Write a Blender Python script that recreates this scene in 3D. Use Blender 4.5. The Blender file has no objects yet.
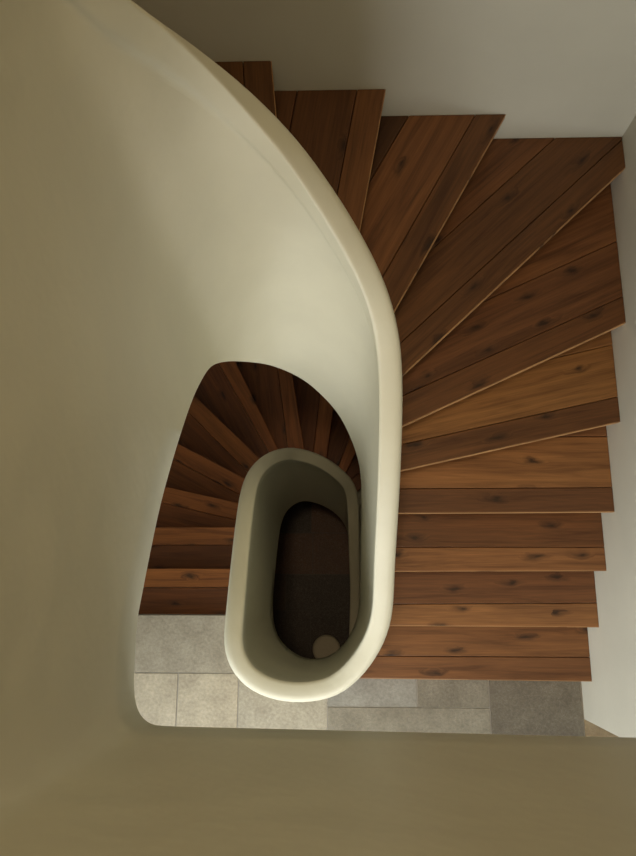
import bpy, bmesh, math, random
from mathutils import Vector, Matrix
random.seed(7)
sc = bpy.context.scene
C = sc.collection

# ------------------------------------------------------------------ measurements (metres; z = 0 is the stone landing)
RAIL =  [(0.2, -0.62, -2.089, 1), (0.205, -0.3, -2.059, 0), (0.215, -0.05, -1.859, 0), (0.2, 0.25, -1.509, 0), (0.17, 0.746, -0.909, 0), (0.106, 0.808, -0.729, 0), (-0.003, 0.888, -0.559, 0), (-0.12, 0.93, -0.409, 0), (-0.258, 0.939, -0.279, 1), (-0.33, 0.91, -0.159, 0), (-0.415, 0.854, -0.029, 0), (-0.476, 0.764, 0.141, 0), (-0.514, 0.663, 0.301, 0), (-0.527, 0.544, 0.441, 0), (-0.525, 0.416, 0.581, 0), (-0.524, 0.147, 0.741, 1), (-0.522, -0.046, 0.841, 0), (-0.526, -0.225, 0.9, 0), (-0.517, -0.292, 0.9, 0), (-0.484, -0.357, 0.9, 0), (-0.427, -0.422, 0.9, 0), (-0.348, -0.465, 0.9, 0), (-0.256, -0.49, 0.9, 0), (-0.156, -0.496, 0.9, 1), (-0.005, -0.473, 0.9, 0), (0.067, -0.422, 0.911, 0), (0.12, -0.375, 0.941, 0), (0.178, -0.294, 0.981, 0), (0.221, -0.214, 1.021, 0), (0.245, -0.128, 1.071, 0), (0.252, -0.044, 1.121, 0), (0.251, 0.086, 1.221, 0), (0.252, 0.166, 1.301, 0), (0.255, 0.366, 1.481, 1), (0.255, 0.466, 1.571, 0), (0.256, 0.502, 1.588, 0), (0.255, 0.617, 1.672, 0), (0.252, 0.728, 1.749, 0), (0.243, 0.832, 1.826, 0), (0.221, 0.924, 1.915, 0), (0.177, 1.01, 2.028, 0), (0.126, 1.07, 2.129, 0), (0.071, 1.122, 2.226, 0), (0.015, 1.164, 2.319, 0), (-0.042, 1.195, 2.412, 0), (-0.098, 1.215, 2.505, 1), (-0.152, 1.225, 2.596, 0), (-0.204, 1.226, 2.684, 0), (-0.254, 1.218, 2.769, 0), (-0.308, 1.197, 2.864, 0), (-0.35, 1.17, 2.944, 0), (-0.387, 1.136, 3.024, 0), (-0.419, 1.097, 3.102, 0), (-0.444, 1.052, 3.179, 0), (-0.535, 0.93, 3.561, 0), (-0.56, 0.78, 3.671, 0), (-0.56, 0.6, 3.731, 0), (-0.545, 0.3, 3.781, 1), (-0.53, 0.0, 3.851, 0), (-0.53, -0.12, 3.871, 0), (-0.53, -0.21, 3.871, 0), (-0.514, -0.272, 3.871, 0), (-0.47, -0.319, 3.871, 1), (-0.4, -0.34, 3.871, 0), (-0.2, -0.34, 3.871, 0), (1.39, -0.34, 3.871, 1)]
EDGE =  [(0.135, -0.62, -2.969, 1), (0.142, -0.3, -2.969, 0), (0.15, 0.0, -2.959, 0), (0.152, 0.296, -2.759, 0), (0.14, 0.434, -2.609, 0), (0.108, 0.558, -2.359, 0), (0.04, 0.655, -2.109, 0), (-0.094, 0.732, -1.909, 0), (-0.237, 0.751, -1.709, 1), (-0.321, 0.709, -1.509, 0), (-0.386, 0.614, -1.259, 0), (-0.408, 0.475, -0.959, 0), (-0.411, 0.315, -0.759, 0), (-0.406, 0.174, -0.559, 1), (-0.408, -0.061, -0.409, 0), (-0.402, -0.147, -0.359, 0), (-0.385, -0.244, -0.329, 0), (-0.364, -0.285, -0.309, 0), (-0.319, -0.338, -0.309, 0), (-0.262, -0.38, -0.309, 0), (-0.162, -0.421, -0.309, 1), (-0.025, -0.397, -0.309, 0), (0.062, -0.313, -0.309, 0), (0.107, -0.241, -0.309, 0), (0.138, -0.155, -0.279, 0), (0.15, -0.057, -0.239, 0), (0.147, 0.18, -0.059, 0), (0.15, 0.407, 0.091, 0), (0.149, 0.515, 0.171, 1), (0.147, 0.617, 0.271, 0), (0.127, 0.713, 0.381, 0), (0.081, 0.821, 0.491, 0), (-0.001, 0.935, 0.641, 0), (-0.155, 1.05, 0.791, 1), (-0.273, 1.066, 0.941, 0), (-0.34, 1.024, 1.141, 0), (-0.398, 0.98, 1.291, 0), (-0.432, 0.914, 1.491, 0), (-0.447, 0.856, 1.641, 0), (-0.446, 0.771, 1.841, 0), (-0.443, 0.685, 1.971, 0), (-0.446, 0.604, 2.071, 0), (-0.44, 0.413, 2.271, 1), (-0.448, 0.227, 2.391, 0), (-0.448, 0.071, 2.481, 0), (-0.448, -0.022, 2.526, 0), (-0.447, -0.06, 2.551, 0), (-0.447, -0.142, 2.551, 0), (-0.445, -0.216, 2.551, 0), (-0.439, -0.249, 2.551, 0), (-0.427, -0.271, 2.551, 1), (-0.404, -0.281, 2.551, 0), (-0.375, -0.287, 2.551, 0), (-0.079, -0.292, 2.551, 0), (0.778, -0.305, 2.551, 1)]
NOSE =  {1: ((1.39, -0.477), (0.146, -0.468)), 2: ((1.394, -0.184), (0.284, -0.181)), 3: ((1.397, 0.105), (0.301, 0.099)), 4: ((1.396, 0.389), (0.314, 0.382)), 5: ((1.395, 0.811), (0.318, 0.57)), 6: ((1.396, 1.258), (0.316, 0.752)), 7: ((1.392, 1.978), (0.313, 0.954)), 8: ((0.79, 2.142), (0.268, 1.2)), 9: ((0.224, 2.145), (0.106, 1.484)), 10: ((-0.263, 2.14), (-0.239, 1.882)), 0: ((-1.165, -0.142), (-0.67, -0.14)), -1: ((-1.181, 0.131), (-0.669, 0.131)), -2: ((-1.179, 0.404), (-0.663, 0.404)), -3: ((-1.171, 0.697), (-0.67, 0.585)), -4: ((-1.142, 1.038), (-0.664, 0.792)), -5: ((-1.067, 1.44), (-0.595, 0.991)), -6: ((-0.785, 1.754), (-0.457, 1.093)), -7: ((-0.352, 1.717), (-0.253, 1.127)), -8: ((-0.014, 1.497), (-0.069, 1.104)), -9: ((0.175, 1.15), (0.105, 1.011))}
SEAM =  {1: [((0.243, -0.352), (1.385, -0.353))], 2: [((0.291, -0.07), (1.385, -0.061))], 3: [((0.31, 0.222), (1.388, 0.223))], 4: [((0.323, 0.505), (1.394, 0.509)), ((1.155, 0.774), (1.394, 0.773))], 5: [((0.331, 0.699), (1.386, 0.933)), ((1.108, 1.14), (1.396, 1.207))], 6: [((0.334, 0.902), (1.387, 1.386)), ((0.748, 1.381), (1.387, 1.68))], 7: [((0.304, 1.099), (1.391, 2.126)), ((0.456, 1.557), (1.062, 2.132))], 8: [((0.224, 1.361), (0.649, 2.136)), ((0.159, 1.8), (0.342, 2.136))], 9: [((0.015, 1.653), (0.102, 2.148)), ((-0.192, 1.954), (-0.164, 2.135))], 10: [((-0.366, 1.956), (-0.379, 2.14))], -1: [((-1.218, 0.015), (-0.668, 0.017))], -2: [((-1.219, 0.288), (-0.691, 0.288))], -3: [((-1.2, 0.589), (-0.697, 0.471))], -4: [((-1.171, 0.926), (-0.688, 0.665))], -5: [((-1.123, 1.322), (-0.675, 0.877))], -6: [((-0.914, 1.74), (-0.543, 1.09))], -7: [((-0.474, 1.787), (-0.386, 1.134))], -8: [((-0.129, 1.603), (-0.178, 1.162))], -9: [((0.135, 1.316), (0.039, 1.067))]}
RISE = 0.175
WALL_R, WALL_B, WALL_L, WALL_F = 1.396, 2.145, -1.675, -3.0
UPPER = 17 * RISE            # upper landing level
GROUND = -17 * RISE

# ------------------------------------------------------------------ helpers
def lin(r, g, b):
    f = lambda c: (c/255/12.92) if c/255 <= 0.04045 else ((c/255+0.055)/1.055)**2.4
    return (f(r), f(g), f(b), 1)

def mesh_obj(name, verts, faces, mat, parent=None, smooth=False, bevel=0):
    me = bpy.data.meshes.new(name)
    me.from_pydata([tuple(v) for v in verts], [], faces)
    me.update()
    bm = bmesh.new(); bm.from_mesh(me)
    bmesh.ops.recalc_face_normals(bm, faces=bm.faces)
    bm.to_mesh(me); bm.free()
    if smooth:
        for p in me.polygons: p.use_smooth = True
    me.materials.append(mat)
    o = bpy.data.objects.new(name, me)
    C.objects.link(o)
    if parent: o.parent = parent
    if bevel:
        m = o.modifiers.new('bevel', 'BEVEL'); m.width = bevel; m.segments = 2; m.limit_method = 'ANGLE'
    return o

def prism_data(poly, z0, z1, verts, faces):
    b = len(verts); n = len(poly)
    for x, y in poly: verts.append((x, y, z0))
    for x, y in poly: verts.append((x, y, z1))
    faces.append(list(range(b+n-1, b-1, -1)))
    faces.append(list(range(b+n, b+2*n)))
    for i in range(n):
        j = (i+1) % n
        faces.append([b+i, b+j, b+n+j, b+n+i])

def box_data(x0, x1, y0, y1, z0, z1, verts, faces):
    prism_data([(x0, y0), (x1, y0), (x1, y1), (x0, y1)], z0, z1, verts, faces)

def boxes(name, lst, mat, parent=None, bevel=0):
    v, f = [], []
    for b in lst: box_data(*b, v, f)
    return mesh_obj(name, v, f, mat, parent, bevel=bevel)

def tag(o, label=None, cat=None, group=None, kind=None):
    if label: o['label'] = label
    if cat: o['category'] = cat
    if group: o['group'] = group
    if kind: o['kind'] = kind
    return o

def struct(o): return tag(o, kind='structure')

def clip(poly, p, nrm):
    """keep the side of the line through p where (q-p).nrm >= 0"""
    out = []
    n = len(poly)
    d = [(q[0]-p[0])*nrm[0] + (q[1]-p[1])*nrm[1] for q in poly]
    for i in range(n):
        j = (i+1) % n
        if d[i] >= 0: out.append(poly[i])
        if (d[i] >= 0) != (d[j] >= 0):
            t = d[i]/(d[i]-d[j])
            out.append((poly[i][0]+(poly[j][0]-poly[i][0])*t, poly[i][1]+(poly[j][1]-poly[i][1])*t))
    return out

def area(poly):
    return 0.5*sum(poly[i][0]*poly[(i+1) % len(poly)][1]-poly[(i+1) % len(poly)][0]*poly[i][1] for i in range(len(poly)))

# ------------------------------------------------------------------ materials
def new_mat(name):
    m = bpy.data.materials.new(name); m.use_nodes = True
    nt = m.node_tree; b = nt.nodes['Principled BSDF']
    return m, nt, b

def plaster(name, col, rough=0.6, bump=0.05, coat=0.0):
    m, nt, b = new_mat(name)
    N, L = nt.nodes.new, nt.links.new
    tc = N('ShaderNodeTexCoord')
    n1 = N('ShaderNodeTexNoise'); n1.inputs['Scale'].default_value = 2.2; n1.inputs['Detail'].default_value = 5
    L(tc.outputs['Object'], n1.inputs['Vector'])
    cr = N('ShaderNodeValToRGB')
    cr.color_ramp.elements[0].position = .3; cr.color_ramp.elements[1].position = .75
    cr.color_ramp.elements[0].color = tuple(c*.9 for c in col[:3])+(1,)
    cr.color_ramp.elements[1].color = col
    L(n1.outputs['Fac'], cr.inputs[0]); L(cr.outputs[0], b.inputs['Base Color'])
    b.inputs['Roughness'].default_value = rough
    n2 = N('ShaderNodeTexNoise'); n2.inputs['Scale'].default_value = 9; n2.inputs['Detail'].default_value = 3
    L(tc.outputs['Object'], n2.inputs['Vector'])
    bp = N('ShaderNodeBump'); bp.inputs['Strength'].default_value = bump; bp.inputs['Distance'].default_value = .04
    L(n2.outputs['Fac'], bp.inputs['Height']); L(bp.outputs[0], b.inputs['Normal'])
    return m

def wood():
    m, nt, b = new_mat('oiled_oak')
    N, L = nt.nodes.new, nt.links.new
    tc = N('ShaderNodeTexCoord'); oi = N('ShaderNodeObjectInfo')
    # every board gets its own piece of the timber
    mul = N('ShaderNodeMath'); mul.operation = 'MULTIPLY'; mul.inputs[1].default_value = 37.0
    L(oi.outputs['Random'], mul.inputs[0])
    cx = N('ShaderNodeCombineXYZ'); L(mul.outputs[0], cx.inputs[0]); L(mul.outputs[0], cx.inputs[1]); L(mul.outputs[0], cx.inputs[2])
    add = N('ShaderNodeVectorMath'); add.operation = 'ADD'
    L(tc.outputs['Object'], add.inputs[0]); L(cx.outputs[0], add.inputs[1])
    # knots: sparse voronoi cells, long along the board
    mk = N('ShaderNodeMapping'); mk.inputs['Scale'].default_value = (3.1, 8.5, 8.5)
    L(add.outputs[0], mk.inputs['Vector'])
    wob = N('ShaderNodeTexNoise'); wob.inputs['Scale'].default_value = 3.0
    L(mk.outputs[0], wob.inputs['Vector'])
    wm = N('ShaderNodeVectorMath'); wm.operation = 'SCALE'; wm.inputs['Scale'].default_value = .35
    L(wob.outputs['Color'], wm.inputs[0])
    wa = N('ShaderNodeVectorMath'); wa.operation = 'ADD'; L(mk.outputs[0], wa.inputs[0]); L(wm.outputs[0], wa.inputs[1])
    vo = N('ShaderNodeTexVoronoi'); vo.voronoi_dimensions = '2D'; vo.inputs['Scale'].default_value = 1.0; vo.inputs['Randomness'].default_value = 1
    L(wa.outputs[0], vo.inputs['Vector'])
    sepc = N('ShaderNodeSeparateColor'); L(vo.outputs['Color'], sepc.inputs[0])
    sel = N('ShaderNodeMath'); sel.operation = 'GREATER_THAN'; sel.inputs[1].default_value = .58
    L(sepc.outputs[0], sel.inputs[0])
    kr = N('ShaderNodeMapRange'); kr.inputs['From Min'].default_value = .03; kr.inputs['From Max'].default_value = .26
    kr.inputs['To Min'].default_value = 1; kr.inputs['To Max'].default_value = 0
    L(vo.outputs['Distance'], kr.inputs['Value'])
    kn = N('ShaderNodeMath'); kn.operation = 'MULTIPLY'; L(kr.outputs[0], kn.inputs[0]); L(sel.outputs[0], kn.inputs[1])
    # grain flows round the knots
    mg = N('ShaderNodeMapping'); mg.inputs['Scale'].default_value = (1.5, 24, 24)
    L(add.outputs[0], mg.inputs['Vector'])
    kd = N('ShaderNodeVectorMath'); kd.operation = 'ADD'
    kc = N('ShaderNodeCombineXYZ'); k3 = N('ShaderNodeMath'); k3.operation = 'MULTIPLY'; k3.inputs[1].default_value = 1.2
    L(kn.outputs[0], k3.inputs[0]); L(k3.outputs[0], kc.inputs[1])
    L(mg.outputs[0], kd.inputs[0]); L(kc.outputs[0], kd.inputs[1])
    g1 = N('ShaderNodeTexNoise'); g1.inputs['Scale'].default_value = 1.0; g1.inputs['Detail'].default_value = 6; g1.inputs['Roughness'].default_value = .6
    g1.inputs['Distortion'].default_value = .8
    L(kd.outputs[0], g1.inputs['Vector'])
    mf = N('ShaderNodeMapping'); mf.inputs['Scale'].default_value = (6, 160, 160)
    L(add.outputs[0], mf.inputs['Vector'])
    g2 = N('ShaderNodeTexNoise'); g2.inputs['Scale'].default_value = 1.0; g2.inputs['Detail'].default_value = 2
    L(mf.outputs[0], g2.inputs['Vector'])
    cr = N('ShaderNodeValToRGB'); e = cr.color_ramp.elements
    e[0].position = .28; e[0].color = (.50, .44, .38, 1)
    e[1].position = .72; e[1].color = (1.25, 1.22, 1.15, 1)
    x = e.new(.5); x.color = (.95, .92, .88, 1)
    L(g1.outputs['Fac'], cr.inputs[0])
    fr = N('ShaderNodeMapRange'); fr.inputs['From Min'].default_value = .3; fr.inputs['From Max'].default_value = .7
    fr.inputs['To Min'].default_value = .86; fr.inputs['To Max'].default_value = 1.1
    L(g2.outputs['Fac'], fr.inputs['Value'])
    m1 = N('ShaderNodeMix'); m1.data_type = 'RGBA'; m1.blend_type = 'MULTIPLY'; m1.inputs[0].default_value = 1
    L(oi.outputs['Color'], m1.inputs[6]); L(cr.outputs[0], m1.inputs[7])
    m2 = N('ShaderNodeMix'); m2.data_type = 'RGBA'; m2.blend_type = 'MULTIPLY'; m2.inputs[0].default_value = 1
    L(m1.outputs[2], m2.inputs[6]); L(fr.outputs[0], m2.inputs[7])
    m3 = N('ShaderNodeMix'); m3.data_type = 'RGBA'
    kp = N('ShaderNodeMath'); kp.operation = 'POWER'; kp.inputs[1].default_value = 1.6; L(kn.outputs[0], kp.inputs[0])
    ks = N('ShaderNodeMath'); ks.operation = 'MULTIPLY'; ks.inputs[1].default_value = .85; L(kp.outputs[0], ks.inputs[0])
    L(ks.outputs[0], m3.inputs[0]); L(m2.outputs[2], m3.inputs[6]); m3.inputs[7].default_value = (.018, .008, .004, 1)
    L(m3.outputs[2], b.inputs['Base Color'])
    b.inputs['Roughness'].default_value = .5
    b.inputs['Specular IOR Level'].default_value = .35
    bp = N('ShaderNodeBump'); bp.inputs['Strength'].default_value = .12; bp.inputs['Distance'].default_value = .004
    L(g2.outputs['Fac'], bp.inputs['Height']); L(bp.outputs[0], b.inputs['Normal'])
    return m

def stone(name, tint=1.0):
    m, nt, b = new_mat(name)
    N, L = nt.nodes.new, nt.links.new
    tc = N('ShaderNodeTexCoord'); at = N('ShaderNodeAttribute'); at.attribute_name = 'slab'
    n1 = N('ShaderNodeTexNoise'); n1.inputs['Scale'].default_value = 7; n1.inputs['Detail'].default_value = 9; n1.inputs['Roughness'].default_value = .65
    L(tc.outputs['Object'], n1.inputs['Vector'])
    n2 = N('ShaderNodeTexNoise'); n2.inputs['Scale'].default_value = 60; n2.inputs['Detail'].default_value = 4
    L(tc.outputs['Object'], n2.inputs['Vector'])
    cr = N('ShaderNodeValToRGB'); e = cr.color_ramp.elements
    e[0].position = .3; e[0].color = (.74, .72, .69, 1); e[1].position = .7; e[1].color = (1.12, 1.12, 1.1, 1)
    L(n1.outputs['Fac'], cr.inputs[0])
    fr = N('ShaderNodeMapRange'); fr.inputs['From Min'].default_value = .3; fr.inputs['From Max'].default_value = .7
    fr.inputs['To Min'].default_value = .82; fr.inputs['To Max'].default_value = 1.12
    L(n2.outputs['Fac'], fr.inputs['Value'])
    m1 = N('ShaderNodeMix'); m1.data_type = 'RGBA'; m1.blend_type = 'MULTIPLY'; m1.inputs[0].default_value = 1
    L(at.outputs['Color'], m1.inputs[6]); L(cr.outputs[0], m1.inputs[7])
    m2 = N('ShaderNodeMix'); m2.data_type = 'RGBA'; m2.blend_type = 'MULTIPLY'; m2.inputs[0].default_value = 1
    L(m1.outputs[2], m2.inputs[6]); L(fr.outputs[0], m2.inputs[7])
    L(m2.outputs[2], b.inputs['Base Color'])
    # pale branching veins, as in worn limestone
    wv = N('ShaderNodeTexVoronoi'); wv.feature = 'DISTANCE_TO_EDGE'; wv.inputs['Scale'].default_value = 26
    wn = N('ShaderNodeTexNoise'); wn.inputs['Scale'].default_value = 14; wn.inputs['Detail'].default_value = 5
    L(tc.outputs['Object'], wn.inputs['Vector'])
    ws = N('ShaderNodeVectorMath'); ws.operation = 'SCALE'; ws.inputs['Scale'].default_value = .3; L(wn.outputs['Color'], ws.inputs[0])
    wa = N('ShaderNodeVectorMath'); wa.operation = 'ADD'; L(tc.outputs['Object'], wa.inputs[0]); L(ws.outputs[0], wa.inputs[1])
    L(wa.outputs[0], wv.inputs['Vector'])
    vr = N('ShaderNodeMapRange'); vr.inputs['From Min'].default_value = 0; vr.inputs['From Max'].default_value = .07
    vr.inputs['To Min'].default_value = .26; vr.inputs['To Max'].default_value = 0; L(wv.outputs['Distance'], vr.inputs['Value'])
    vm = N('ShaderNodeMath'); vm.operation = 'MULTIPLY'; L(vr.outputs[0], vm.inputs[0]); L(n1.outputs['Fac'], vm.inputs[1])
    m4 = N('ShaderNodeMix'); m4.data_type = 'RGBA'; L(vm.outputs[0], m4.inputs[0]); L(m2.outputs[2], m4.inputs[6]); m4.inputs[7].default_value = (.52, .50, .45, 1)
    L(m4.outputs[2], b.inputs['Base Color'])
    b.inputs['Roughness'].default_value = .55
    bp = N('ShaderNodeBump'); bp.inputs['Strength'].default_value = .35; bp.inputs['Distance'].default_value = .006
    L(n2.outputs['Fac'], bp.inputs['Height']); L(bp.outputs[0], b.inputs['Normal'])
    return m

PLASTER = plaster('lime_plaster', (.66, .63, .485, 1), .5, .10)
WALLM = plaster('wall_plaster', (.575, .56, .465, 1), .7, .05)
WOOD = wood()
STONE = stone('limestone')
GROUT, _, gb = new_mat('grout'); gb.inputs['Base Color'].default_value = (.44, .41, .36, 1); gb.inputs['Roughness'].default_value = .9
DARKGROUT, _, dg = new_mat('dark_grout'); dg.inputs['Base Color'].default_value = (.05, .035, .025, 1)
POT = plaster('pale_stool_cover', (.6, .54, .42, 1), .9, .3)
DARKWOOD, _, db = new_mat('dark_turned_wood'); db.inputs['Base Color'].default_value = (.09, .045, .02, 1); db.inputs['Roughness'].default_value = .5

# ------------------------------------------------------------------ curve sampling
def spline(pts, per):
    """Catmull-Rom through pts, resampled between the landmarks (last item 1) to equal plan steps"""
    def cr(p0, p1, p2, p3, t):
        return tuple(.5*((2*b)+(-a+c)*t+(2*a-5*b+4*c-d)*t*t+(-a+3*b-3*c+d)*t**3) for a, b, c, d in zip(p0, p1, p2, p3))
    P = [p[:3] for p in pts]
    lm = [i for i, p in enumerate(pts) if p[3]]
    segs = []
    for a, b in zip(lm[:-1], lm[1:]):
        dense = []
        for i in range(a, b):
            p0, p1, p2, p3 = P[max(i-1, 0)], P[i], P[i+1], P[min(i+2, len(P)-1)]
            for k in range(24): dense.append(cr(p0, p1, p2, p3, k/24))
        dense.append(P[b]); segs.append(dense)
    out = []
    for dense, n in zip(segs, per):
        acc = [0]
        for p, q in zip(dense[:-1], dense[1:]): acc.append(acc[-1]+math.dist(p, q))
        for k in range(n):
            s = acc[-1]*k/n; i = 0
            while i < len(acc)-2 and acc[i+1] < s: i += 1
            t = (s-acc[i])/max(acc[i+1]-acc[i], 1e-9)
            out.append([u+(v-u)*t for u, v in zip(dense[i], dense[i+1])])
    out.append(list(P[-1]))
    return out

def relax(pts, it, keep=0):
    for _ in range(it):
        q = [list(p) for p in pts]
        for i in range(1, len(pts)-1):
            q[i] = [.25*a+.5*b+.25*c for a, b, c in zip(pts[i-1], pts[i], pts[i+1])]
        pts = q
    return pts

PER = [30, 26, 24, 30, 32, 34, 50, 130]      # samples between landmarks
RP = relax(spline(RAIL, PER), 5)
_z = relax([[0, 0, p[2]] for p in RP], 30)
for p, q in zip(RP, _z): p[2] = q[2]
EP = relax(spline(EDGE, PER), 5)
n = len(RP)
nor = []
for i in range(n):
    a, b = RP[max(i-1, 0)], RP[min(i+1, n-1)]
    dx, dy = b[0]-a[0], b[1]-a[1]; l = math.hypot(dx, dy)
    nor.append((-dy/l, dx/l))

# ------------------------------------------------------------------ balustrade (one continuous plastered spiral)
bal = bpy.data.objects.new('balustrade', None); C.objects.link(bal); bal.location = (-.138, -.47, 0)
tag(bal, 'continuous cream plaster balustrade spiralling up round the oval stairwell', 'balustrade')
O = Vector(bal.location)
cap = [(-.030, -.205), (-.033, -.185), (-.040, -.160), (-.045, -.125), (-.045, -.055), (-.0425, -.030), (-.036, -.013), (-.025, -.004), (-.010, .0),
       (.010, .0), (.029, -.001), (.038, -.003), (.0435, -.0075), (.0458, -.0145), (.0456, -.025), (.0445, -.070), (.0425, -.118),
       (.0408, -.137), (.0374, -.149), (.0335, -.159), (.0308, -.171), (.0298, -.186), (.0296, -.205)]
v, f = [], []
for p, nn in zip(RP, nor):
    for s, z in cap:
        v.append((p[0]+nn[0]*(s+.045)-O.x, p[1]+nn[1]*(s+.045)-O.y, p[2]+z-O.z))
K = len(cap)
for i in range(n-1):
    for k in range(K-1):
        f.append([i*K+k, i*K+k+1, (i+1)*K+k+1, (i+1)*K+k])
f.append(list(range(K))); f.append([(n-1)*K+k for k in range(K)])
for i in range(n-1): f.append([i*K, (i+1)*K, (i+1)*K+K-1, i*K+K-1])
rail_cap = mesh_obj('handrail_cap', v, f, PLASTER, bal, smooth=True)
rail_cap['label'] = 'rounded overhanging handrail moulding'
v, f = [], []
M = 9
for p, nn, e in zip(RP, nor, EP):
    ins = (p[0]+nn[0]*.0747, p[1]+nn[1]*.0747, p[2]-.190)
    outp = (p[0]+nn[0]*.0145, p[1]+nn[1]*.0145)
    zb = min(e[2], p[2]-.32)
    col = []
    col.append((outp[0], outp[1], p[2]-.190))
    for k in range(1, 5): col.append((outp[0], outp[1], p[2]-.190+(zb-p[2]+.190)*k/4))
    ex, ey = e[0], e[1]
    col.append((ex-nn[0]*.012, ey-nn[1]*.012, zb))
    for k in range(0, M):
        t = k/(M-1); t2 = t
        zz = (zb+.012)+(ins[2]-zb-.012)*t
        s = min(1, t*1.25)
        col.append((ex+(ins[0]-ex)*s, ey+(ins[1]-ey)*s, zz))
    for c in col: v.append((c[0]-O.x, c[1]-O.y, c[2]-O.z))
K = len(col)
for i in range(n-1):
    for k in range(K-1):
        f.append([i*K+k, i*K+k+1, (i+1)*K+k+1, (i+1)*K+k])
    f.append([i*K, (i+1)*K, (i+1)*K+K-1, i*K+K-1])
f.append(list(range(K))); f.append([(n-1)*K+k for k in range(K)])
wallp = mesh_obj('parapet_wall', v, f, PLASTER, bal, smooth=True)
for o in (rail_cap, wallp):
    me = o.data
    bm = bmesh.new(); bm.from_mesh(me)
    for ed in bm.edges:
        if len(ed.link_faces) == 2 and ed.calc_face_angle(0) > math.radians(55): ed.smooth = False
    bm.to_mesh(me); bm.free()

# ------------------------------------------------------------------ treads
NOSE.update({n_: NOSE[n_-17] for n_ in range(11, 18)})
for n_ in range(-16, -9): NOSE[n_] = NOSE[n_+17]

def line(n_):
    a, b = NOSE[n_]
    d = (a[0]-b[0], a[1]-b[1]); l = math.hypot(*d); d = (d[0]/l, d[1]/l)
    return a, b, d, (-d[1], d[0])         # wall end, inner end, direction to wall, forward normal

def inside(x, y, yc):
    if y > yc: return math.hypot(x+.139, y-yc) < .335
    if y < -.05: return ((x+.139)/.335)**2+((y+.05)/.40)**2 < 1
    return abs(x+.139) < .335

def cross(n_, yc, off=0):
    a, b, d, nn = line(n_)
    x, y = b[0]+d[0]*.1+nn[0]*off, b[1]+d[1]*.1+nn[1]*off
    for _ in range(600):
        if inside(x, y, yc): break
        x -= d[0]*.002; y -= d[1]*.002
    else: x, y = (.03, b[1]+off*nn[1])
    return (x, y)

def tread_poly(n_, front=0.0, back=0.03):
    yc = .79 if n_ > 0 else .52
    a, b, d, nn = line(n_)
    x0 = WALL_L if n_ >= 10 or n_ <= 0 else -1.0
    poly = [(WALL_L, -1.0), (WALL_R, -1.0), (WALL_R, WALL_B), (WALL_L, WALL_B)]
    poly = clip(poly, (b[0]+nn[0]*front, b[1]+nn[1]*front), nn)
    if n_ == -16: poly = clip(poly, (.20, 0), (1, 0))
    if n_ not in (17,):
        a2, b2, d2, nn2 = line(n_+1)
        poly = clip(poly, (b2[0]+nn2[0]*back, b2[1]+nn2[1]*back), (-nn2[0], -nn2[1]))
    c1, c2 = cross(n_, yc, front), cross(n_+1, yc, back)
    e = (c2[0]-c1[0], c2[1]-c1[1]); l = math.hypot(*e)
    push = {7: .012, 8: .022, 9: .03, 10: .05, 11: .075, 12: .03, -4: .008, -5: .02, -6: .022, -7: .02, -8: .02, -9: .02, -10: .012}.get(n_, 0)
    poly = clip(poly, (c1[0]+e[1]/l*push, c1[1]-e[0]/l*push), (e[1], -e[0]))
    return poly

BASE = lin(136, 92, 56)
# board tones, front board first (front = at the nosing)
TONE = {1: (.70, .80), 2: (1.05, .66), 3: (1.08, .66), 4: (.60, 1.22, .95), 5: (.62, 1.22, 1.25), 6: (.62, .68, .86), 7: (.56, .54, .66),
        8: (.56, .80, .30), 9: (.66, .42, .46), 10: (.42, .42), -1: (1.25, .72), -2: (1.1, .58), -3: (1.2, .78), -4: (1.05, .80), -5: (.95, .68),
        -6: (.95, .62), -7: (1.0, .72), -8: (1.1, .62), -9: (1.15, .62)}  # descending flight: occlusion shade painted into the darker rear boards
LABELS = {
 1: 'lowest oak tread of the rising flight, just above the grey stone landing',
 2: 'straight oak tread directly above the lowest one at the right wall',
 3: 'straight oak tread at the right wall, third up from the grey stone landing',
 4: 'fourth oak tread up from the stone landing, with a broad pale rear board',
 5: 'light wedge shaped oak tread just above the straight steps by the right wall',
 6: 'wedge shaped oak tread just below the corner winder, reaching the right wall',
 7: 'large corner winder of oak filling the corner between the back and right walls',
 8: 'oak winder ending at the back wall, first one left of the corner',
 9: 'dim oak winder at the back wall, second one left of the corner',
 10: 'dark uppermost visible oak tread tucked under the rising balustrade at the top',
 -1: 'oak tread first below the pale stone landing at the left of the oval well',
 -2: 'oak tread second below the landing in the descending left flight',
 -3: 'oak tread third below the landing, where the descending flight begins to turn',
 -4: 'wedge shaped oak tread fourth below the landing, seen left of the oval well',
 -5: 'oak winder fifth below the landing, pointing to the upper left of the oval',
 -6: 'large dark oak corner winder of the descending flight above the oval rim',
 -7: 'narrow oak winder straight above the top of the oval rim',
 -8: 'narrow dark oak winder right of the one above the oval rim',
 -9: 'small dim oak winder above the right shoulder of the oval rim',
 -10: 'deepest oak winder, only a dark sliver showing beneath the curved parapet edge'}

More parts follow.
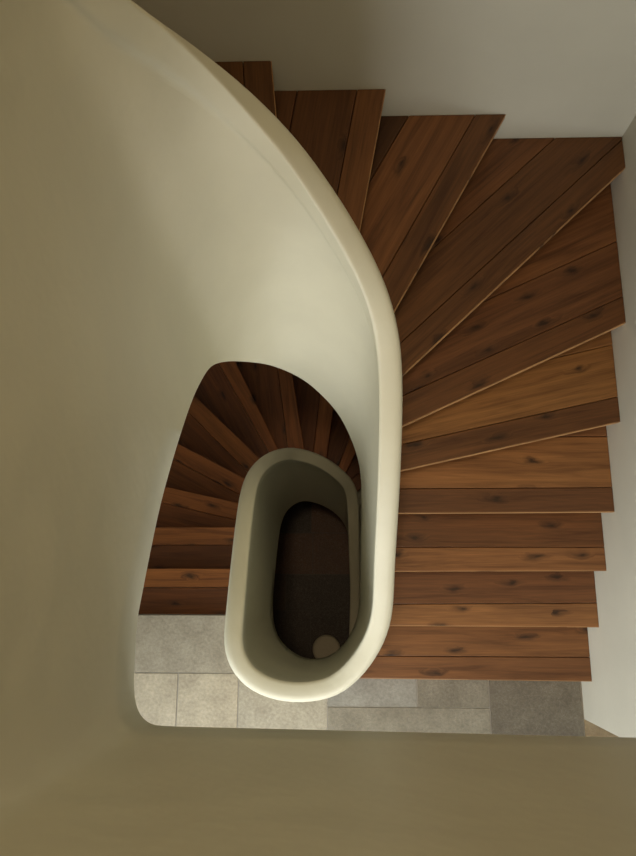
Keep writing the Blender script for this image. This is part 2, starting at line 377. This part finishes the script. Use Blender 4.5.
def build_tread(n_):
    z1 = RISE*n_; th = .04
    poly = tread_poly(n_)
    a, b, d, nn = line(n_)
    cx = sum(p[0] for p in poly)/len(poly); cy = sum(p[1] for p in poly)/len(poly)
    root = bpy.data.objects.new('stair_tread', None); C.objects.link(root)
    root.location = (cx, cy, z1-th)
    if n_ > 10:
        tag(root, 'oak tread out of sight behind the balustrade near the upper landing', 'stair tread')
    else: tag(root, LABELS[n_], 'stair tread')
    root['group'] = 'oak treads of the rising flight' if n_ > 0 else 'oak treads of the descending flight'
    if n_ in SEAM: seams = SEAM[n_]
    else:
        m = n_+17 if n_+17 in SEAM else n_-17
        seams = SEAM.get(m, [])
    rest = poly; parts = []
    dirs = []
    for s in seams:
        s0, s1 = s
        e = (s0[0]-s1[0], s0[1]-s1[1]); l = math.hypot(*e); e = (e[0]/l, e[1]/l)
        if e[0]*d[0]+e[1]*d[1] < 0: e = (-e[0], -e[1])
        nm = (-e[1], e[0])
        g = .0011
        parts.append(clip(rest, (s0[0]-nm[0]*g, s0[1]-nm[1]*g), (-nm[0], -nm[1]))); dirs.append(e)
        rest = clip(rest, (s0[0]+nm[0]*g, s0[1]+nm[1]*g), nm)
    parts.append(rest); dirs.append(dirs[-1] if dirs else d)
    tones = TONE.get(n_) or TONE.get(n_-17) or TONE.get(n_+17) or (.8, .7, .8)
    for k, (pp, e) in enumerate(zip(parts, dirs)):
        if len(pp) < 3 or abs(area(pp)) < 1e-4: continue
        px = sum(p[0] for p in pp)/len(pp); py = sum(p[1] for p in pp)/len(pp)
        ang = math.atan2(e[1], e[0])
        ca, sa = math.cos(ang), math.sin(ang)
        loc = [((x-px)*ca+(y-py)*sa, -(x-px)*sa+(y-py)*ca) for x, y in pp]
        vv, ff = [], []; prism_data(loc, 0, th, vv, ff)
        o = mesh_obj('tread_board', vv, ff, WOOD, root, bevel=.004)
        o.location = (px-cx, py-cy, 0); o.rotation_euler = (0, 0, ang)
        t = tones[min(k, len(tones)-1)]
        red, dull = (.84, .62) if n_ < 0 else (1.0, 1.0)      # descending flight: redder tint painted in, offsetting cool window light and desaturated base
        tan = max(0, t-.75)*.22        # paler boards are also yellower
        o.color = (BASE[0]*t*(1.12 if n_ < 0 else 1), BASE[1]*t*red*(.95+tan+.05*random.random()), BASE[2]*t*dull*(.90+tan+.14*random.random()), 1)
    # strip along the nosing, window highlight painted in as a paler colour
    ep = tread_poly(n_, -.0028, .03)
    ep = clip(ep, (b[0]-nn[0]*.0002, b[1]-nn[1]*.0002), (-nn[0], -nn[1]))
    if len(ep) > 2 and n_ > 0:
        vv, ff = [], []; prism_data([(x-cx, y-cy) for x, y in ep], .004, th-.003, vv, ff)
        o = mesh_obj('nosing_highlight', vv, ff, WOOD, root); o.color = (BASE[0]*1.9, BASE[1]*2.5, BASE[2]*3.0, 1)
        o['label'] = 'front edge of the tread with its window highlight painted in'
    # riser under the nosing
    rp = tread_poly(n_, .022, .03)
    rp = clip(rp, (b[0]+nn[0]*.042, b[1]+nn[1]*.042), (-nn[0], -nn[1]))
    if len(rp) > 2:
        vv, ff = [], []; prism_data([(x-cx, y-cy) for x, y in rp], -(RISE-th)+.001, -.0005, vv, ff)
        o = mesh_obj('riser', vv, ff, WOOD, root); o.color = (BASE[0]*.9, BASE[1]*.9, BASE[2]*.9, 1)
    return root

for n_ in list(range(1, 17))+list(range(-10, 0)): build_tread(n_)

# plastered body carrying the steps
def core(name, rng):
    vv, ff = [], []
    for n_ in rng:
        p = tread_poly(n_, .044, .044)
        dp = .19 if n_ >= 9 else .30 if n_ > 0 else .22
        if n_ in (13, 14, 15, 16): p = clip(p, (-.50, 0), (-1, 0))
        if len(p) > 2: prism_data(p, max(RISE*n_-dp, GROUND), RISE*n_-.041, vv, ff)
    return struct(mesh_obj(name, vv, ff, WALLM))
core('trim_1', range(1, 17))
core('trim_2', range(-16, 0))

# ------------------------------------------------------------------ stone landing
def ring_low(x):           # y of the middle of the parapet at its lower end
    t = max(0, 1-((x+.139)/.335)**2); return -.05-.40*math.sqrt(t)

def slab_floor(name, z, rects, ground=False, ring=True, thick=.025, base=None, y_top_left=-.142, y_top_right=-.44):
    """rects: (x0,x1,y0,y1,(r,g,b)) limestone slabs; one mesh with a colour per slab, bevelled by small joints"""
    vv, ff, cols = [], [], []
    for x0, x1, y0, y1, col in rects:
        g = .0035
        xs = [x0+g, x1-g]
        if ring and x0 < .21 and x1 > -.48 and y1 > -.46:
            cuts = [x for x in [-.474+.02*k for k in range(34)]+[.196] if x0+g < x < x1-g]
            xs = [x0+g]+cuts+[x1-g]
        for xa, xb in zip(xs[:-1], xs[1:]):
            if ring and xa >= -.4745 and xb <= .1965:
                ya, yb = min(y1-g, ring_low(xa)), min(y1-g, ring_low(xb))
            else: ya = yb = y1-g
            k0 = len(ff)
            prism_data([(xa, y0+g), (xb, y0+g), (xb, yb), (xa, ya)], z-thick, z, vv, ff)
            cols += [col]*(len(ff)-k0)
    o = mesh_obj(name, vv, ff, STONE)
    a = o.data.color_attributes.new('slab', 'FLOAT_COLOR', 'CORNER')
    # recalc keeps face order
    for p, c in zip(o.data.polygons, cols):
        for li in p.loop_indices: a.data[li].color = (c[0], c[1], c[2], 1)
    return struct(o)

w1, w2, w3 = lin(160, 151, 133)[:3], lin(182, 171, 149)[:3], lin(172, 164, 146)[:3]
g1, g2, g3 = lin(146, 143, 134)[:3], lin(126, 119, 104)[:3], lin(138, 131, 115)[:3]
b1 = lin(110, 102, 88)[:3]
rects = [(WALL_L, -.30, -.467, -.142, w1), (WALL_L, -.914, -.98, -.467, w2), (-.914, -.563, -.98, -.467, w2), (-.563, -.05, -.98, -.467, w3), (-.30, -.05, -.467, -.3, w3),
         (-.05, .462, -.645, -.15, g1), (.462, .871, -.645, -.15, g2), (-.05, .871, -.98, -.645, g3), (.871, WALL_R-.004, -.98, -.15, b1),
         (WALL_R-.004, 1.9, -.98, -.3, lin(150, 130, 100)[:3])]
rnd = [w1, w2, w3, g1, g3]
y = -.98
for r in range(4):
    x = WALL_L - (0 if r % 2 else .3); y2 = y-(.46, .52, .4, .7)[r]
    while x < 3.2:
        L_ = random.choice((.45, .6, .75)); xa = max(x, WALL_L)
        if r == 0 and xa < 1.9 < x+L_+.2: L_ = 1.9-x+.001
        rects.append((xa, min(x+L_, 3.2), max(y2, WALL_F), y, random.choice(rnd)))
        x += L_
    y = y2
rects += [(1.9, 2.5, -.98, -.3, g3), (2.5, 3.2, -.98, -.3, w1)]
slab_floor('floor', 0, rects)
boxes_l = [(WALL_L, -.475, WALL_F, -.144), (.198, 3.2, WALL_F, -.70), (.198, WALL_R, -.70, -.20), (-.475, .198, WALL_F, -.455)]
vv, ff = [], []
for x0, x1, y0, y1 in boxes_l: box_data(x0, x1, y0, y1, -.30, -.006, vv, ff)
for k in range(33):
    xa = -.475+k*.0204; xb = xa+.0204
    prism_data([(xa, -.456), (xb, -.456), (xb, min(-.455, ring_low(xb))+.0 if ring_low(xb) < -.456 else ring_low(xb)), (xa, ring_low(xa) if ring_low(xa) > -.456 else -.455)], -.30, -.006, vv, ff)
struct(mesh_obj('floor_base', vv, ff, GROUT))

# ------------------------------------------------------------------ ground floor far below, upper landing
gr = []
y = -3.0; r = 0
while y < WALL_B:
    h = (.42, .3, .5, .36)[r % 4]; x = WALL_L-(.25*(r % 3))
    while x < 3.2:
        L_ = (.62, .44, .8)[(r*2+int(abs(x)*7)) % 3]
        c = random.choice((lin(88, 52, 28), lin(52, 34, 22), lin(72, 46, 28)))[:3]
        if min(x+L_, 3.2)-max(x, WALL_L) > .05: gr.append((max(x, WALL_L), min(x+L_, 3.2), y, min(y+h, WALL_B), c))
        x += L_
    y += h; r += 1
gf = slab_floor('floor_ground', GROUND, gr, ring=False)
struct(boxes('floor_ground_base', [(WALL_L, 3.2, WALL_F, WALL_B, GROUND-.2, GROUND-.006)], DARKGROUT))

ur = []
y = -3.0; r = 0
while y < -.42:
    h = min((.46, .38, .52)[r % 3], -.41-y); x = WALL_L-(.3*(r % 2))
    if h < .12: break
    while x < WALL_R-.05:
        L_ = random.choice((.5, .65, .8)); ur.append((max(x, WALL_L), min(x+L_, WALL_R), y, y+h, random.choice(rnd))); x += L_
    y += h; r += 1
ytop = y
ur.append((WALL_L, -1.1, ytop, -.142, w1)); ur.append((-1.1, -.52, ytop, -.142, w3))
slab_floor('floor_upper', UPPER, ur, ring=False)
struct(boxes('ceiling', [(WALL_L, 3.2, WALL_F, -.335, UPPER-.40, UPPER-.006), (WALL_L, -.49, -.335, -.144, UPPER-.40, UPPER-.006)], WALLM))

# ------------------------------------------------------------------ walls
TOP = 5.9
struct(boxes('wall_right', [(WALL_R, WALL_R+.16, -.70, WALL_B+.15, GROUND, TOP), (WALL_R, WALL_R+.16, WALL_F, -.70, UPPER-.4, TOP), (WALL_R, WALL_R+.16, WALL_F, -.70, GROUND, -.3)], WALLM))
struct(boxes('wall_back', [(WALL_L, WALL_R+.0, WALL_B, WALL_B+.15, GROUND, TOP)], WALLM))

WX0, WX1, WZ0, WZ1 = -.9, .7, .4, 2.3      # window in the front wall
LY0, LY1 = -2.7, -.9                          # window in the left wall of the landing
struct(boxes('wall_front', [(WALL_L, 3.2, WALL_F-.15, WALL_F, GROUND, WZ0), (WALL_L, 3.2, WALL_F-.15, WALL_F, WZ1, TOP),
                            (WALL_L, WX0, WALL_F-.15, WALL_F, WZ0, WZ1), (WX1, 3.2, WALL_F-.15, WALL_F, WZ0, WZ1)], WALLM))
struct(boxes('wall_left', [(WALL_L-.15, WALL_L, WALL_F, WALL_B+.15, GROUND, WZ0), (WALL_L-.15, WALL_L, WALL_F, WALL_B+.15, WZ1, TOP),
                           (WALL_L-.15, WALL_L, WALL_F, LY0, WZ0, WZ1), (WALL_L-.15, WALL_L, LY1, WALL_B+.15, WZ0, WZ1)], WALLM))
struct(boxes('wall_side_room', [(3.2, 3.35, WALL_F-.15, .0, GROUND, UPPER), (WALL_R+.16, 3.2, -.3, -.15, 0, UPPER)], WALLM))
fr = .05
wf = struct(boxes('window_1', [(WX0, WX1, WALL_F-.1, WALL_F-.05, WZ0, WZ0+fr), (WX0, WX1, WALL_F-.1, WALL_F-.05, WZ1-fr, WZ1), (WX0, WX0+fr, WALL_F-.1, WALL_F-.05, WZ0, WZ1),
                               (WX1-fr, WX1, WALL_F-.1, WALL_F-.05, WZ0, WZ1), ((WX0+WX1)/2-.03, (WX0+WX1)/2+.03, WALL_F-.1, WALL_F-.05, WZ0, WZ1)], WALLM))

struct(boxes('window_2', [(WALL_L-.1, WALL_L-.05, LY0, LY1, WZ0, WZ0+fr), (WALL_L-.1, WALL_L-.05, LY0, LY1, WZ1-fr, WZ1), (WALL_L-.1, WALL_L-.05, LY0, LY0+fr, WZ0, WZ1),
                          (WALL_L-.1, WALL_L-.05, LY1-fr, LY1, WZ0, WZ1), (WALL_L-.1, WALL_L-.05, (LY0+LY1)/2-.03, (LY0+LY1)/2+.03, WZ0, WZ1)], WALLM))
# ------------------------------------------------------------------ round stool on the ground floor, seen down the well
st = bpy.data.objects.new('round_stool', None); C.objects.link(st); st.location = (-.09, -.535, GROUND)
tag(st, 'small pale round stool standing on the dark floor at the bottom of the well', 'stool')
def lathe(name, prof, mat, parent, seg=40, smooth=True):
    vv, ff = [], []
    for r_, z_ in prof:
        for k in range(seg): a = 2*math.pi*k/seg; vv.append((r_*math.cos(a), r_*math.sin(a), z_))
    for i in range(len(prof)-1):
        for k in range(seg): k2 = (k+1) % seg; ff.append([i*seg+k, i*seg+k2, (i+1)*seg+k2, (i+1)*seg+k])
    ff.append(list(range(seg))); ff.append([(len(prof)-1)*seg+k for k in range(seg)])
    return mesh_obj(name, vv, ff, mat, parent, smooth)
lathe('seat', [(.03, .38), (.10, .38), (.122, .39), (.13, .41), (.13, .43), (.122, .447), (.10, .455), (.03, .457)], POT, st)
for k in range(3):
    a = 2*math.pi*k/3+.5
    l_ = lathe('leg', [(.011, 0), (.016, .2), (.018, .385)], DARKWOOD, st, 16)
    l_.location = (.115*math.cos(a), .115*math.sin(a), 0)
    l_.rotation_euler = (.1*math.sin(a), -.1*math.cos(a), 0)

# ------------------------------------------------------------------ light
def area_light(name, loc, rot, sx, sy, power, col):
    l = bpy.data.lights.new(name, 'AREA'); l.shape = 'RECTANGLE'; l.size = sx; l.size_y = sy; l.energy = power; l.color = col
    o = bpy.data.objects.new(name, l); C.objects.link(o); o.location = loc; o.rotation_euler = rot
    return o
# daylight coming in through the landing window
area_light('window_daylight', ((WX0+WX1)/2, WALL_F-.2, (WZ0+WZ1)/2), (math.radians(90), 0, 0), WX1-WX0, WZ1-WZ0, 84, (.98, .98, 1.0))
area_light('left_window_daylight', (WALL_L-.18, (LY0+LY1)/2, (WZ0+WZ1)/2), (0, math.radians(-90), 0), WZ1-WZ0, LY1-LY0, 60, (.80, .90, 1.0))
# daylight of the side room
area_light('side_room_daylight', (3.1, -1.8, 1.5), (0, math.radians(90), 0), 2.0, 1.8, 8, (.86, .93, 1.0))
# added warm fill high above the well, brightens the oval rim
area_light('stairwell_top_fill', (-.2, .3, 5.8), (0, 0, 0), .5, .5, 5, (1.0, .77, .48)).data.spread = math.radians(62)
# added unseen fill, lifts the dark floor at the bottom of the well
area_light('ground_floor_fill', (-.1, -2.2, -.8), (0, 0, 0), .6, .6, 1.2, (1.0, .74, .48))
w = bpy.data.worlds.new('sky'); sc.world = w; w.use_nodes = True
bg = w.node_tree.nodes['Background']; bg.inputs[0].default_value = (1.0, .76, .44, 1); bg.inputs[1].default_value = .64

# ------------------------------------------------------------------ camera
cam = bpy.data.cameras.new('camera'); co = bpy.data.objects.new('camera', cam); C.objects.link(co)
cam.sensor_fit = 'VERTICAL'; cam.sensor_height = 24.0; cam.lens = 680.1*24.0/856
cam.clip_start = .02
co.location = (0, 0, 4.1414)
co.matrix_world = Matrix.Translation((0, 0, 4.1414)) @ (Matrix.Rotation(.0026, 4, 'Z') @ Matrix.Rotation(.0255, 4, 'Y') @ Matrix.Rotation(.2346, 4, 'X'))
sc.camera = co
sc.view_settings.view_transform = 'Standard'; sc.view_settings.look = 'None'
sc.view_settings.exposure = 0.0; sc.view_settings.gamma = 1.0
